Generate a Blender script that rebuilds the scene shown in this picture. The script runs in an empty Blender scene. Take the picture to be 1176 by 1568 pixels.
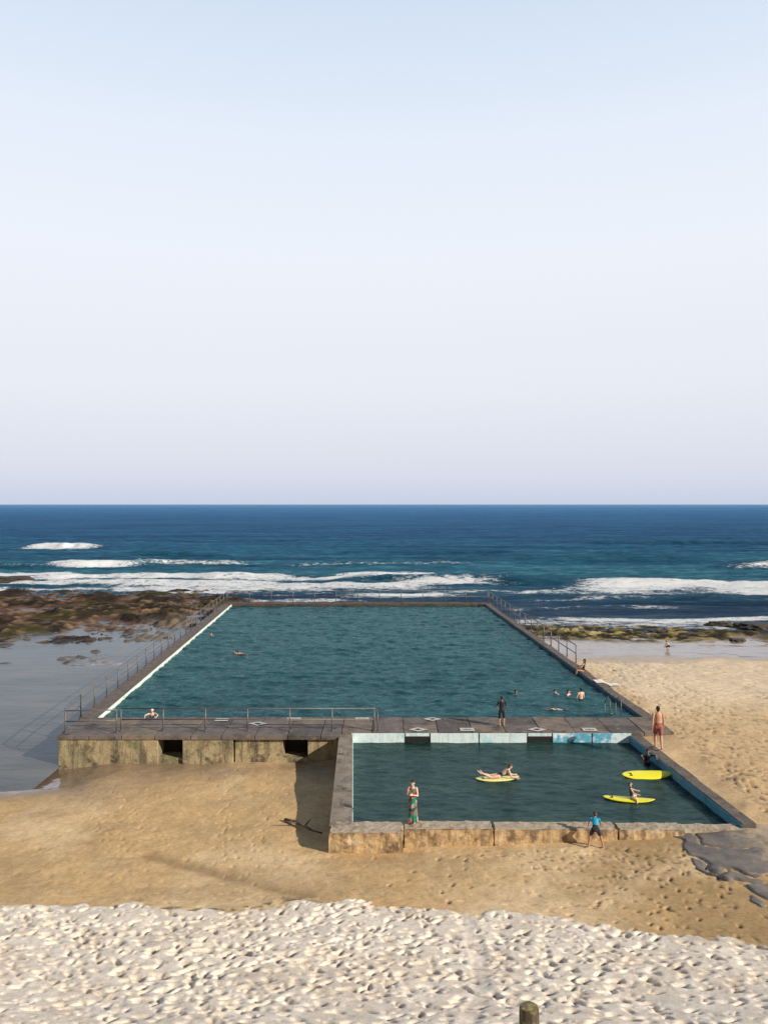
INSPECT=False
import bpy, bmesh, math, random
import numpy as np
from mathutils import Vector, Matrix
random.seed(7); RNG=np.random.default_rng(7)
F=1200.0; HC=10.5
def P(px,py,z):
    Y=(HC-z)*F/(py-772.0); return ((px-588.0)*Y/F, Y)
sc=bpy.context.scene
sc.view_settings.view_transform='Standard'; sc.view_settings.look='None'; sc.view_settings.exposure=0
# ---------------- noise
def _h(ix,iy,seed):
    ix=ix.astype(np.int64); iy=iy.astype(np.int64)
    n=(ix*374761393+iy*668265263+seed*974634777)&0xffffffff
    n=((n^(n>>13))*1274126177)&0xffffffff
    n=n^(n>>16)
    return (n&0xffff)/65535.0
def vn(x,y,seed=0):
    x=np.asarray(x,float); y=np.asarray(y,float)
    fx=np.floor(x); fy=np.floor(y); tx=x-fx; ty=y-fy
    tx=tx*tx*tx*(tx*(tx*6-15)+10); ty=ty*ty*ty*(ty*(ty*6-15)+10)
    a=_h(fx,fy,seed); b=_h(fx+1,fy,seed); c=_h(fx,fy+1,seed); d=_h(fx+1,fy+1,seed)
    return (a*(1-tx)+b*tx)*(1-ty)+(c*(1-tx)+d*tx)*ty
def fbm(x,y,o=4,seed=0):
    s=0;a=.5;t=0
    for i in range(o):
        s=s+a*vn(x*2**i+i*17.3,y*2**i-i*9.1,seed+i); t+=a; a*=.5
    return s/t
def ss(a,b,x):
    t=np.clip((x-a)/(b-a),0,1); return t*t*(3-2*t)
# ---------------- mesh helpers
def grid_object(name,xs,ys,Z,mat,cols=None,attrs=None,X=None,Y=None):
    nx,ny=len(xs),len(ys)
    if X is None: X,Y=np.meshgrid(xs,ys)
    co=np.stack([X,Y,Z],-1).reshape(-1,3).astype(np.float32)
    me=bpy.data.meshes.new(name); me.vertices.add(nx*ny); me.vertices.foreach_set('co',co.ravel())
    i=np.arange(ny-1)[:,None]*nx+np.arange(nx-1)[None,:]
    q=np.stack([i,i+1,i+nx+1,i+nx],-1).reshape(-1,4)
    me.loops.add(q.size); me.loops.foreach_set('vertex_index',q.ravel().astype(np.int32))
    me.polygons.add(len(q)); me.polygons.foreach_set('loop_start',(np.arange(len(q))*4).astype(np.int32))
    me.update(calc_edges=True)
    me.polygons.foreach_set('use_smooth',np.ones(len(q),bool))
    if cols is not None:
        a=me.attributes.new('Col','FLOAT_COLOR','POINT')
        c=np.concatenate([cols.reshape(-1,3),np.ones((nx*ny,1))],1).astype(np.float32); a.data.foreach_set('color',c.ravel())
    for k,v in (attrs or {}).items():
        a=me.attributes.new(k,'FLOAT','POINT'); a.data.foreach_set('value',v.ravel().astype(np.float32))
    me.update(); me.materials.append(mat)
    ob=bpy.data.objects.new(name,me); sc.collection.objects.link(ob); return ob
class MB:
    def __init__(s): s.v=[];s.f=[];s.m=[]
    def add(s,v,f,m=0):
        o=len(s.v); s.v+= [tuple(p) for p in v]; s.f+=[tuple(i+o for i in q) for q in f]; s.m+=[m]*len(f)
    def box(s,x0,x1,y0,y1,z0,z1,m=0):
        s.add([(x0,y0,z0),(x1,y0,z0),(x1,y1,z0),(x0,y1,z0),(x0,y0,z1),(x1,y0,z1),(x1,y1,z1),(x0,y1,z1)],
              [(0,3,2,1),(4,5,6,7),(0,1,5,4),(1,2,6,5),(2,3,7,6),(3,0,4,7)],m)
    def prism(s,poly,z0,z1,m=0):
        n=len(poly); A=sum(poly[i][0]*poly[(i+1)%n][1]-poly[(i+1)%n][0]*poly[i][1] for i in range(n))
        if A<0: poly=poly[::-1]
        s.add([(p[0],p[1],z0) for i,p in enumerate(poly)]+[(p[0],p[1],z1) for i,p in enumerate(poly)],
              [tuple(range(n))[::-1],tuple(range(n,2*n))]+[(i,(i+1)%n,(i+1)%n+n,i+n) for i in range(n)],m)
    def tube(s,a,b,ra,rb=None,m=0,n=10):
        rb=ra if rb is None else rb
        a=Vector(a);b=Vector(b);d=(b-a).normalized()
        u=d.orthogonal().normalized(); w=d.cross(u)
        v=[];
        for c,r in((a,ra),(b,rb)):
            for k in range(n):
                t=2*math.pi*k/n; v.append(c+u*math.cos(t)*r+w*math.sin(t)*r)
        s.add(v,[(k,(k+1)%n,(k+1)%n+n,k+n) for k in range(n)]+[tuple(range(n))[::-1],tuple(range(n,2*n))],m)
    def obj(s,name,mats,bevel=0,smooth=False):
        me=bpy.data.meshes.new(name); me.from_pydata(s.v,[],s.f)
        for m in mats: me.materials.append(m)
        for p,m in zip(me.polygons,s.m): p.material_index=m; p.use_smooth=smooth
        me.update()
        ob=bpy.data.objects.new(name,me); sc.collection.objects.link(ob)
        if bevel:
            b=ob.modifiers.new('b','BEVEL'); b.width=bevel; b.segments=2; b.limit_method='ANGLE'
        return ob
def roughen(ob,levels,strength,size):
    mm=ob.modifiers.new('s','SUBSURF'); mm.subdivision_type='SIMPLE'; mm.levels=mm.render_levels=levels
    tx=bpy.data.textures.new('rg','CLOUDS'); tx.noise_scale=size; tx.noise_depth=3
    dm=ob.modifiers.new('d','DISPLACE'); dm.texture=tx; dm.strength=strength; dm.mid_level=.5; dm.texture_coords='GLOBAL'
# ---------------- materials
def mat(name):
    m=bpy.data.materials.new(name); m.use_nodes=True; nt=m.node_tree
    return m,nt,nt.nodes['Principled BSDF']
def N(nt,t,**k):
    n=nt.nodes.new(t)
    for a,b in k.items(): setattr(n,a,b)
    return n
def ramp(nt,stops,fac=None):
    r=nt.nodes.new('ShaderNodeValToRGB'); e=r.color_ramp.elements
    while len(e)<len(stops): e.new(.5)
    for el,(p,c) in zip(e,stops): el.position=p; el.color=(*c,1) if len(c)==3 else c
    if fac is not None: nt.links.new(fac,r.inputs[0])
    return r
def mix(nt,fac,a,b,blend='MIX'):
    m=nt.nodes.new('ShaderNodeMix'); m.data_type='RGBA'; m.blend_type=blend
    for i,v in((0,fac),(6,a),(7,b)):
        if hasattr(v,'is_linked'): nt.links.new(v,m.inputs[i])
        else: m.inputs[i].default_value=(*v,1) if isinstance(v,tuple) and len(v)==3 else v
    return m.outputs[2]
def noise(nt,scale,detail=4,rough=.55,stretch=None):
    n=N(nt,'ShaderNodeTexNoise'); n.inputs['Scale'].default_value=scale; n.inputs['Detail'].default_value=detail; n.inputs['Roughness'].default_value=rough
    tc=N(nt,'ShaderNodeTexCoord'); src=tc.outputs['Object']
    if stretch:
        mp=N(nt,'ShaderNodeMapping'); mp.inputs['Scale'].default_value=stretch; nt.links.new(src,mp.inputs[0]); src=mp.outputs[0]
    nt.links.new(src,n.inputs['Vector']); return n.outputs['Fac']
def bump(nt,bs,h,strength,dist,prev=None):
    b=N(nt,'ShaderNodeBump'); b.inputs['Strength'].default_value=strength; b.inputs['Distance'].default_value=dist
    nt.links.new(h,b.inputs['Height'])
    if prev is not None: nt.links.new(prev,b.inputs['Normal'])
    if bs is not None: nt.links.new(b.outputs[0],bs.inputs['Normal'])
    return b.outputs[0]
def simple(name,col,rough=.6,var=.25,scale=6,bmp=0,metal=0,spec=.5,stains=None,bscale=None,streak=None):
    m,nt,bs=mat(name)
    nz=noise(nt,scale,6,.65)
    c=ramp(nt,[(.25,tuple(x*(1-var) for x in col)),(.75,tuple(min(1,x*(1+var)) for x in col))],nz).outputs[0]
    sts=stains if isinstance(stains,list) else ([stains] if stains else [])
    for scol,sscale,lo,hi in sts:
        n2=noise(nt,sscale,8,.72); r=ramp(nt,[(lo,(0,0,0)),(hi,(1,1,1))],n2)
        c=mix(nt,r.outputs[0],c,scol)
    if streak:
        n2=noise(nt,1,6,.7,stretch=(3.5,3.5,.5)); r=ramp(nt,[(.48,(0,0,0)),(.64,(.85,.85,.85))],n2); c=mix(nt,r.outputs[0],c,streak)
    nt.links.new(c,bs.inputs['Base Color'])
    bs.inputs['Roughness'].default_value=rough; bs.inputs['Metallic'].default_value=metal; bs.inputs['Specular IOR Level'].default_value=spec
    if bmp: bump(nt,bs,noise(nt,bscale or scale*4,6,.7),bmp,.03)
    return m
def wateroutput(nt,col,nrm,fac,tint,rough,foamfac=None):
    # water body (upwelling light, diffuse) under a partially reflecting rippled surface
    for n in list(nt.nodes):
        if n.type=='BSDF_PRINCIPLED': nt.nodes.remove(n)
    out=[n for n in nt.nodes if n.type=='OUTPUT_MATERIAL'][0]
    d=N(nt,'ShaderNodeBsdfDiffuse'); g=N(nt,'ShaderNodeBsdfGlossy'); fr=N(nt,'ShaderNodeFresnel'); fr.inputs['IOR'].default_value=1.33
    nt.links.new(nrm,d.inputs['Normal']); nt.links.new(nrm,g.inputs['Normal']); nt.links.new(nrm,fr.inputs['Normal'])
    nt.links.new(col,d.inputs['Color']); g.inputs['Color'].default_value=(*tint,1); g.inputs['Roughness'].default_value=rough
    mu=N(nt,'ShaderNodeMath',operation='MULTIPLY'); nt.links.new(fr.outputs[0],mu.inputs[0]); mu.inputs[1].default_value=fac
    f=mu.outputs[0]
    if foamfac is not None:
        iv=N(nt,'ShaderNodeMath',operation='SUBTRACT'); iv.inputs[0].default_value=1; nt.links.new(foamfac,iv.inputs[1])
        m2=N(nt,'ShaderNodeMath',operation='MULTIPLY'); nt.links.new(f,m2.inputs[0]); nt.links.new(iv.outputs[0],m2.inputs[1]); f=m2.outputs[0]
    mx_=N(nt,'ShaderNodeMixShader'); nt.links.new(f,mx_.inputs[0]); nt.links.new(d.outputs[0],mx_.inputs[1]); nt.links.new(g.outputs[0],mx_.inputs[2])
    nt.links.new(mx_.outputs[0],out.inputs['Surface'])
dst=[((.30,.25,.20),2.5,.55,.7),((.05,.042,.038),1.1,.5,.66)]
M_deck=simple('deck_concrete',(.15,.125,.115),.85,.35,1.2,.8,stains=dst)
M_deck2=simple('deck_concrete_dark',(.10,.085,.08),.85,.35,1.2,.8,stains=dst)
M_deck3=simple('deck_concrete_warm',(.20,.155,.12),.85,.35,1.2,.8,stains=dst)
M_face=simple('lichen_concrete',(.40,.32,.19),.9,.35,2.0,1,stains=[((.58,.46,.26),3,.55,.7),((.16,.17,.09),.9,.5,.65),((.07,.055,.04),1.3,.50,.62)],bscale=12,streak=(.10,.085,.06))
M_face2=simple('weathered_buff_concrete',(.58,.40,.21),.9,.35,1.5,.9,stains=[((.66,.56,.42),2.5,.52,.7),((.17,.12,.08),1.6,.50,.62)],bscale=12,streak=(.20,.13,.07))
M_top2=simple('pale_coping',(.50,.41,.30),.85,.35,3,.8,stains=[((.20,.15,.10),3,.46,.64),((.68,.60,.48),1.5,.56,.7)],bscale=14)
M_wtop=simple('wall_top_concrete',(.15,.12,.10),.85,.4,2,.8,stains=[((.05,.04,.035),3,.5,.66),((.30,.24,.18),1.2,.58,.72)])
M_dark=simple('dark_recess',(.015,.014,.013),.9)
M_white=simple('white_paint',(.78,.82,.76),.6,.1,3,.2,stains=((.30,.52,.42),2.2,.52,.68))
M_ltblue=simple('pale_blue_paint',(.74,.86,.89),.6,.1,3,.2,stains=((.25,.58,.72),1.4,.52,.68),streak=(.50,.55,.53))
M_blue=simple('blue_paint',(.12,.42,.60),.6,.2,3,.2,stains=((.72,.85,.9),1.1,.48,.54))
M_teal=simple('teal_paint',(.015,.09,.13),.6,.3,2,.2)
M_metal=simple('galvanised_steel',(.16,.145,.14),.5,.3,8,0,metal=.3,stains=((.16,.07,.035),7,.55,.7))
M_rock=simple('reef_rock',(.05,.038,.03),.8,.5,2,1.0,stains=((.09,.10,.03),1.5,.55,.7))
M_yel=simple('yellow_foam_board',(.92,.84,.02),.35,.05,3)
M_yel2=simple('pale_yellow_board',(.85,.80,.30),.35,.08,3)
M_blk=simple('black_rubber',(.02,.02,.02),.5,.2,5)
M_skin=simple('skin',(.60,.33,.21),.5,.08,6); M_skin2=simple('pale_skin',(.72,.47,.36),.5,.08,6); M_skin3=simple('tan_skin',(.46,.22,.125),.5,.08,6)
M_hair=simple('dark_hair',(.018,.012,.009),.5,.3,30); M_hair2=simple('brown_hair',(.10,.05,.025),.5,.3,30)
M_eye=simple('eye',(.02,.015,.015),.2); M_lip=simple('lips',(.35,.11,.09),.5)
M_wet=simple('wetsuit',(.012,.013,.016),.55,.3,8); M_rash=simple('blue_rash_vest',(.01,.32,.52),.6,.1,8)
M_short=simple('red_shorts',(.34,.11,.08),.8,.15,8); M_short2=simple('dark_shorts',(.02,.022,.035),.8,.2,8); M_towel=simple('white_cloth',(.8,.77,.73),.9,.08,8)
def dressmat():
    m,nt,bs=mat('patterned_cloth')
    tc=N(nt,'ShaderNodeTexCoord'); v=N(nt,'ShaderNodeTexVoronoi'); v.inputs['Scale'].default_value=10
    nt.links.new(tc.outputs['Object'],v.inputs['Vector'])
    sep=N(nt,'ShaderNodeSeparateColor'); nt.links.new(v.outputs['Color'],sep.inputs[0])
    r=ramp(nt,[(0,(.02,.22,.13)),(.33,(.02,.10,.09)),(.45,(.50,.06,.10)),(.68,(.03,.26,.16)),(.82,(.60,.40,.38))],sep.outputs[0]); r.color_ramp.interpolation='CONSTANT'
    nt.links.new(r.outputs[0],bs.inputs['Base Color']); bs.inputs['Roughness'].default_value=.8; return m
M_dress=dressmat()
# ---------------- pool layout
mpFL=(-16.0,82.4); mpFR=(10.6,82.4); mpNR=(12.75,38.65); mpNL=(-14.1,38.65)
spFL=(-1.45,36.0); spFR=(11.25,36.0); spNR=(11.85,26.35); spNL=(-1.05,26.35)
WM=-.22; WS=-.45
def lerpx(a,b,Y):
    t=(Y-a[1])/(b[1]-a[1]); return a[0]+(b[0]-a[0])*t
# ---------------- terrain
def axis(segs):
    out=[segs[0][0]]
    for a,b,st in segs:
        n=max(1,int(round((b-a)/st))); out+=list(np.linspace(a,b,n+1)[1:])
    return np.array(out)
xs_pos=axis([(0,11.5,.036),(11.5,18,.075),(18,27,.15),(27,60,.4),(60,120,2),(120,400,20),(400,4000,400)])
xs=np.concatenate([-xs_pos[:0:-1],xs_pos])
ys=axis([(-300,-20,20),(-20,10,1.5),(10,14,.2),(14,22.3,.032),(22.3,32,.07),(32,56,.13),(56,112,.28),(112,200,4),(200,600,40),(600,4000,400)])
X,Y=np.meshgrid(xs,ys)
cp=[]
for x in(-60,-30,0,30,60): cp+=[(x,-40,9),(x,0,8.6)]
for x in(-30,-15,-6,0,6,15,30): cp+=[(x,5,5.6),(x,10,2.9),(x,12,1.9),(x,14,1.0),(x,16,.35),(x,18,-.0),(x,20,-.3)]
for y,row in {23:[(-30,-.7),(-15,-.65),(-6,-.62),(0,-.6),(6,-.45),(12,-.32),(20,-.2),(30,0)],
 25.2:[(-30,-.8),(-15,-.75),(-6,-.78),(-2,-.75),(2,-.7),(5,-.6),(8,-.5),(11,-.38),(16,-.2),(24,-.1)],
 30:[(-25,-1.05),(-17,-1.08),(-14,-1.08),(-8,-.95),(-3,-1.0),(13.2,-.22),(16,-.22),(20,-.2),(30,0)],
 33:[(-24,-1.20),(-18,-1.28),(-15.5,-1.46),(-13.6,-1.40),(-12,-1.22)],
 35.4:[(-30,-1.42),(-20,-1.40),(-15,-1.60),(-12.5,-1.33),(-8,-1.3),(-3,-1.25),(13.5,-.08),(16,-.18),(20,-.2),(30,0)],
 45:[(-18,-1.55),(-30,-1.55),(14,-.15),(20,-.25),(30,-.1)],
 53:[(-18,-1.6),(-30,-1.6),(14,-.55),(22,-.6),(35,-.55)],
 62:[(-18,-1.6),(-34,-1.4),(14,-1.15),(24,-1.22),(40,-1.2)],
 70:[(-18,-1.55),(-28,-1.42),(-40,-1.1),(13,-1.4),(25,-1.46),(40,-1.46)],
 78:[(-18,-1.4),(-28,-1.1),(-40,-1.0),(13,-1.6),(25,-1.6),(40,-1.6)],
 90:[(-20,-1.1),(-40,-1.05),(-60,-1.1),(-10,-1.9),(0,-1.9),(10,-1.9),(25,-2.2),(40,-2.2)],
 105:[(-20,-1.35),(-40,-1.3),(-60,-1.3),(-10,-2.1),(0,-2.3),(10,-2.5),(30,-2.6)],
 116:[(-40,-2.3),(-20,-2.4),(0,-3),(30,-3)],
 140:[(-60,-3.5),(0,-3.5),(60,-3.5)],400:[(-200,-8),(0,-8),(200,-8)],4000:[(-2000,-9),(0,-9),(2000,-9)]}.items():
    cp+=[(x,y,z) for x,z in row]
cp=np.array(cp,float)
r=np.hypot(cp[:,None,0]-cp[None,:,0],cp[:,None,1]-cp[None,:,1])
w=np.linalg.solve(r+np.eye(len(cp))*1e-3,cp[:,2]-(-1))
Z=np.full(X.shape,-1.0)
for (a,b,_),ww in zip(cp,w): Z+=ww*np.hypot(X-a,Y-b)
n1=fbm(X*.5,Y*.5,3,11); n2=fbm(X*3,Y*3,3,21)
near=ss(130,60,Y)
Z+=(n1-.5)*.14*ss(18,28,Y+np.abs(X)*.2)*near+(n2-.5)*.03*near
bx=[-40,-10.3,-6.2,-4.2,-2.1,.2,1.95,4.5,6,7.55,9.1,14,40]; by=[20.5,21.07,21.5,21.0,21.85,21.4,20.9,20.5,19.8,19.2,18.65,17.6,16]
YB=np.interp(X,bx,by)+(fbm(X*1.3,Y*1.3,5,5)-.5)*1.3
dry=ss(.15,-.15,Y-YB)
Z+=dry*.05*ss(12,18,Y)
reefL=ss(-15.2,-17.5,X)*ss(60,74,Y+np.clip((-X-18),0,40)*.45)*ss(112,104,Y+ (n1-.5)*14)
rn=fbm(X*.35,Y*.35,5,41); rn2=fbm(X*1.4,Y*1.4,4,47); rn4=np.abs(fbm(X*.5,Y*.9,5,44)-.5)*2
Z+=reefL*((rn-.47)*1.3+(rn2-.5)*.55-.25*ss(.12,0,rn4))
lag=ss(-17,-20,X)*ss(50,62,Y)*(1-reefL)*ss(.56,.68,fbm(X*.18,Y*.35,4,63))
Z+=lag*(.30+(rn2-.5)*.4)
reefR=ss(11.3,13.5,X)*np.exp(-((Y-(74-np.clip(X-13,0,60)*.10))/5.2)**2)
rk=reefR*ss(.42,.58,fbm(X*.28,Y*.6,5,61)+.05)
rn6=fbm(X*2.6,Y*2.6,3,48)
Z+=rk*(.12+(rn2-.4)*.55+ (rn-.4)*.4+(rn6-.5)*.25)
foot=np.zeros_like(Z)
def stamp(cx,cy,ang,l,wd,d,rim=.5):
    R=max(l,wd)*2.2
    i0,i1=np.searchsorted(xs,[cx-R,cx+R]); j0,j1=np.searchsorted(ys,[cy-R,cy+R])
    if i1-i0<2 or j1-j0<2: return
    dx=xs[i0:i1][None,:]-cx; dy=ys[j0:j1][:,None]-cy
    c,s=math.cos(ang),math.sin(ang)
    u=(dx*c+dy*s)/l; v=(-dx*s+dy*c)/wd; q=u*u+v*v
    foot[j0:j1,i0:i1]+=-d*(1-rim*q)*np.exp(-q)
def trail(cx,cy,a,n,l,wd,d,step=.55,lim=None):
    for q in range(n):
        a+=RNG.normal(0,.07); cx+=math.cos(a)*step; cy+=math.sin(a)*step; o=.13*(-1)**q
        if lim and not lim(cx,cy): continue
        stamp(cx-math.sin(a)*o,cy+math.cos(a)*o,a+RNG.normal(0,.15),l*RNG.uniform(.85,1.2),wd*RNG.uniform(.85,1.2),d*RNG.uniform(.6,1.3))
for k in range(190):
    trail(RNG.uniform(-14,14),RNG.uniform(13.5,22.5),RNG.choice([RNG.normal(1.4,.5),RNG.normal(-.1,.4),RNG.normal(2.9,.4)]),20,.13,.065,.095,lim=lambda x,y:13.4<y<22.8)
for k in range(2600): stamp(RNG.uniform(-13,13),RNG.uniform(13.5,22.3),RNG.uniform(0,3.14),RNG.uniform(.045,.09),RNG.uniform(.035,.055),RNG.uniform(.02,.05))
foot*=ss(.0,.6,dry)
base=np.where(foot<-.10,-.10+(foot+.10)*.35,foot); foot[:]=0
okR=lambda x,y: not((x<13.0 and 25.2<y<56) or (y>25.5 and x<13.2)) and 17.3<y<56
for k in range(5200):
    cx=RNG.uniform(4,30); cy=RNG.uniform(17.5,56)
    if not okR(cx,cy): continue
    if vn(cx*.4,cy*.4,9)<.30 and RNG.random()<.8: continue
    s2=1+max(0,cy-30)*.02
    stamp(cx,cy,RNG.uniform(0,3.14),RNG.uniform(.08,.14)*s2,RNG.uniform(.05,.08)*s2,RNG.uniform(.02,.05)*s2)
for k in range(150):
    trail(RNG.uniform(6,26),RNG.uniform(18,50),RNG.uniform(0,6.28),22,.13,.06,.05,.6,okR)
footR=np.maximum(foot,-.12)*(1-ss(.3,.8,dry)); foot[:]=0
for k in range(1500): stamp(RNG.uniform(-14,7),RNG.uniform(21,35),RNG.uniform(0,3.14),RNG.uniform(.06,.11),RNG.uniform(.04,.06),RNG.uniform(.006,.02))
for k in range(30): trail(RNG.uniform(-13,6),RNG.uniform(21.5,25),RNG.uniform(0,3.1),22,.13,.055,.03,.6,lambda x,y:y<35 and not(x>-2.4 and y>25.2))
foot*=(1-ss(.3,.8,dry))*ss(35.3,34.8,Y)
base+=foot
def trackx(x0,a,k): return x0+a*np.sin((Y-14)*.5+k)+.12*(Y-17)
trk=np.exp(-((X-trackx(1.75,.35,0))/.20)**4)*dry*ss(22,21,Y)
lump=(fbm(X*.8,Y*.8,2,77)-.5)*.09*dry*ss(10,13,Y)*ss(24,22,Y)
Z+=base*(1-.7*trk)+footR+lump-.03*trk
def seg(ax,ay,bx_,by_,wd):
    dx,dy=bx_-ax,by_-ay; L=dx*dx+dy*dy; t=np.clip(((X-ax)*dx+(Y-ay)*dy)/L,0,1)
    return np.exp(-(((X-ax-t*dx)**2+(Y-ay-t*dy)**2)/wd**2))
Z+=.16*seg(13.8,30.3,19,28.6,.30)+.12*seg(13.6,32.7,18,31.6,.3)+.08*seg(13.0,28.0,18,26.9,.25)  # low ridges added to suggest the shadows of unseen poles
shade_streak=seg(-7.6,25.2,-2.4,22.2,.30); Z-=.07*shade_streak  # shallow channel added where an unseen pole's shadow would lie
def inquad(q):
    m=np.ones(X.shape,bool)
    for i in range(4):
        a=q[i];b=q[(i+1)%4]
        m&=((b[0]-a[0])*(Y-a[1])-(b[1]-a[1])*(X-a[0]))<0
    return m
e=.25
mq=[(mpNL[0]-e,mpNL[1]-e),(mpFL[0]-e,mpFL[1]+.8),(mpFR[0]+e,mpFR[1]+.8),(mpNR[0]+e,mpNR[1]-e)]
sq=[(spNL[0]-e,spNL[1]-.3),(spFL[0]-e,spFL[1]+e),(spFR[0]+e,spFR[1]+e),(spNR[0]+.2,spNR[1]-.3)]
Z=np.where(inquad(mq)|inquad(sq),-2.8,Z)
def C(*c): return np.array(c)[None,None,:]
def mx(a,b,t): return a*(1-t[...,None])+b*t[...,None]
one=np.ones(X.shape+(1,))
wetn=fbm(X*.25,Y*.25,4,91)
orange=mx(C(.68,.46,.23)*one,C(.82,.61,.36),ss(.35,.65,wetn))
orange=mx(orange,C(.54,.38,.21),ss(.45,.7,fbm(X*.5,Y*.9,4,92))*.6)
orange=mx(orange,C(.50,.34,.17),ss(3,9,X)*ss(30,24,Y)*ss(.25,.6,fbm(X*.6,Y*.6,3,95)))
beach=ss(12,15,X)*ss(36,46,Y)
orange=mx(orange,C(.84,.67,.47),beach)
orange=mx(orange,C(.66,.47,.27),ss(12,13,X)*ss(25,28,Y)*ss(44,34,Y))
orange=mx(orange,C(.42,.27,.13),ss(34,42,Y+0*X)*ss(-14,-15,X))
orange=mx(orange,C(.46,.31,.17),ss(27,35,Y+(wetn-.5)*8)*ss(-4,-13,X)*.8)
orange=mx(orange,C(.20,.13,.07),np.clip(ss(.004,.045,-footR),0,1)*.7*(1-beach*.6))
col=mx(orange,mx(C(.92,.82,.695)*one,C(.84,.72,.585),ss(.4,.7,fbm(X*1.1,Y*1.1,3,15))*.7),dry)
col=mx(col,C(.50,.40,.30),dry*ss(.03,.10,-base)*.65)  # occlusion painted into the colour of the dry footprint floors
col=mx(col,C(.36,.24,.13),shade_streak*.7)  # pole shadow streak painted dark into the sand colour
edge=np.exp(-((Y-YB-.15)/.16)**2)*ss(-7.5,-5.5,X)*ss(-1.2,-2.6,X)*ss(.4,.6,fbm(X*5,Y*5,3,8))
col=mx(col,C(.10,.07,.04),edge*.8)
wet=ss(-1.14,-1.38,Z)*ss(22,30,Y)*(1-reefL)
wet=np.maximum(wet,ss(55,60,Y+(wetn-.5)*6)*ss(11,12,X)*.97)
col=mx(col,C(.20,.15,.12),wet*.85)
rc=mx(C(.13,.068,.038)*one,C(.035,.026,.02),ss(.32,.55,rn)); rc=mx(rc,C(.30,.21,.13),ss(.56,.72,rn2)*.8*ss(.4,.6,fbm(X*.2,Y*.2,3,70))); rc=mx(rc,C(.07,.065,.02),ss(.5,.7,fbm(X*.15,Y*.3,3,99))*.6)
rc=mx(rc,C(.015,.013,.012),ss(.14,0,rn4)*.8)
rc=mx(rc,C(.30,.23,.17),ss(-26,-19,X)*ss(84,76,Y)*.6)
col=mx(col,rc,np.maximum(ss(.15,.6,reefL),ss(.2,.6,lag)))
mc=mx(C(.035,.028,.020)*one,C(.20,.175,.035),ss(.50,.64,rn2*.6+rn6*.4)); mc=mx(mc,C(.46,.36,.15),ss(.60,.72,fbm(X*.9,Y*1.4,4,101)))
mc=mx(mc,C(.03,.026,.022),ss(22,34,X)*.65)
col=mx(col,mc,ss(.1,.5,rk))
wet=wet*(1-ss(.1,.5,rk))
wet=np.maximum(wet,reefL*ss(-1.1,-1.35,Z)*.8)
def groundmat():
    m,nt,bs=mat('sand_and_reef')
    a=N(nt,'ShaderNodeAttribute',attribute_name='Col'); wt=N(nt,'ShaderNodeAttribute',attribute_name='wet')
    n=noise(nt,1.7,8,.7); r=ramp(nt,[(.3,(.82,.80,.78)),(.7,(1.12,1.12,1.12))],n)
    c=mix(nt,1.0,a.outputs['Color'],r.outputs[0],'MULTIPLY')
    n3=noise(nt,30,6,.8); r3=ramp(nt,[(.32,(.70,.69,.68)),(.5,(1,1,1)),(.7,(1.15,1.15,1.15))],n3)
    c=mix(nt,1.0,c,r3.outputs[0],'MULTIPLY')
    n4=noise(nt,7,6,.75); r4=ramp(nt,[(.34,(.80,.78,.76)),(.5,(1,1,1)),(.68,(1.08,1.08,1.08))],n4)
    c=mix(nt,1.0,c,r4.outputs[0],'MULTIPLY')
    nt.links.new(c,bs.inputs['Base Color'])
    rr=ramp(nt,[(0,(.95,)*3),(.6,(.45,)*3),(1,(.10,)*3)],wt.outputs['Fac']); nt.links.new(rr.outputs[0],bs.inputs['Roughness'])
    sp=ramp(nt,[(0,(.1,)*3),(1,(.5,)*3)],wt.outputs['Fac']); nt.links.new(sp.outputs[0],bs.inputs['Specular IOR Level'])
    inv=N(nt,'ShaderNodeMath',operation='MULTIPLY_ADD'); nt.links.new(wt.outputs['Fac'],inv.inputs[0]); inv.inputs[1].default_value=-.95; inv.inputs[2].default_value=1
    bump(nt,bs,noise(nt,24,8,.8),.6,.02)
    for nd in nt.nodes:
        if nd.type=='BUMP': nt.links.new(inv.outputs[0],nd.inputs['Strength'])
    return m
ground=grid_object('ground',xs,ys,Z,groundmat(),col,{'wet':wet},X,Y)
def gz(x,y):
    i=min(max(np.searchsorted(xs,x),0),len(xs)-1); j=min(max(np.searchsorted(ys,y),0),len(ys)-1); return float(Z[j,i])
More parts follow.
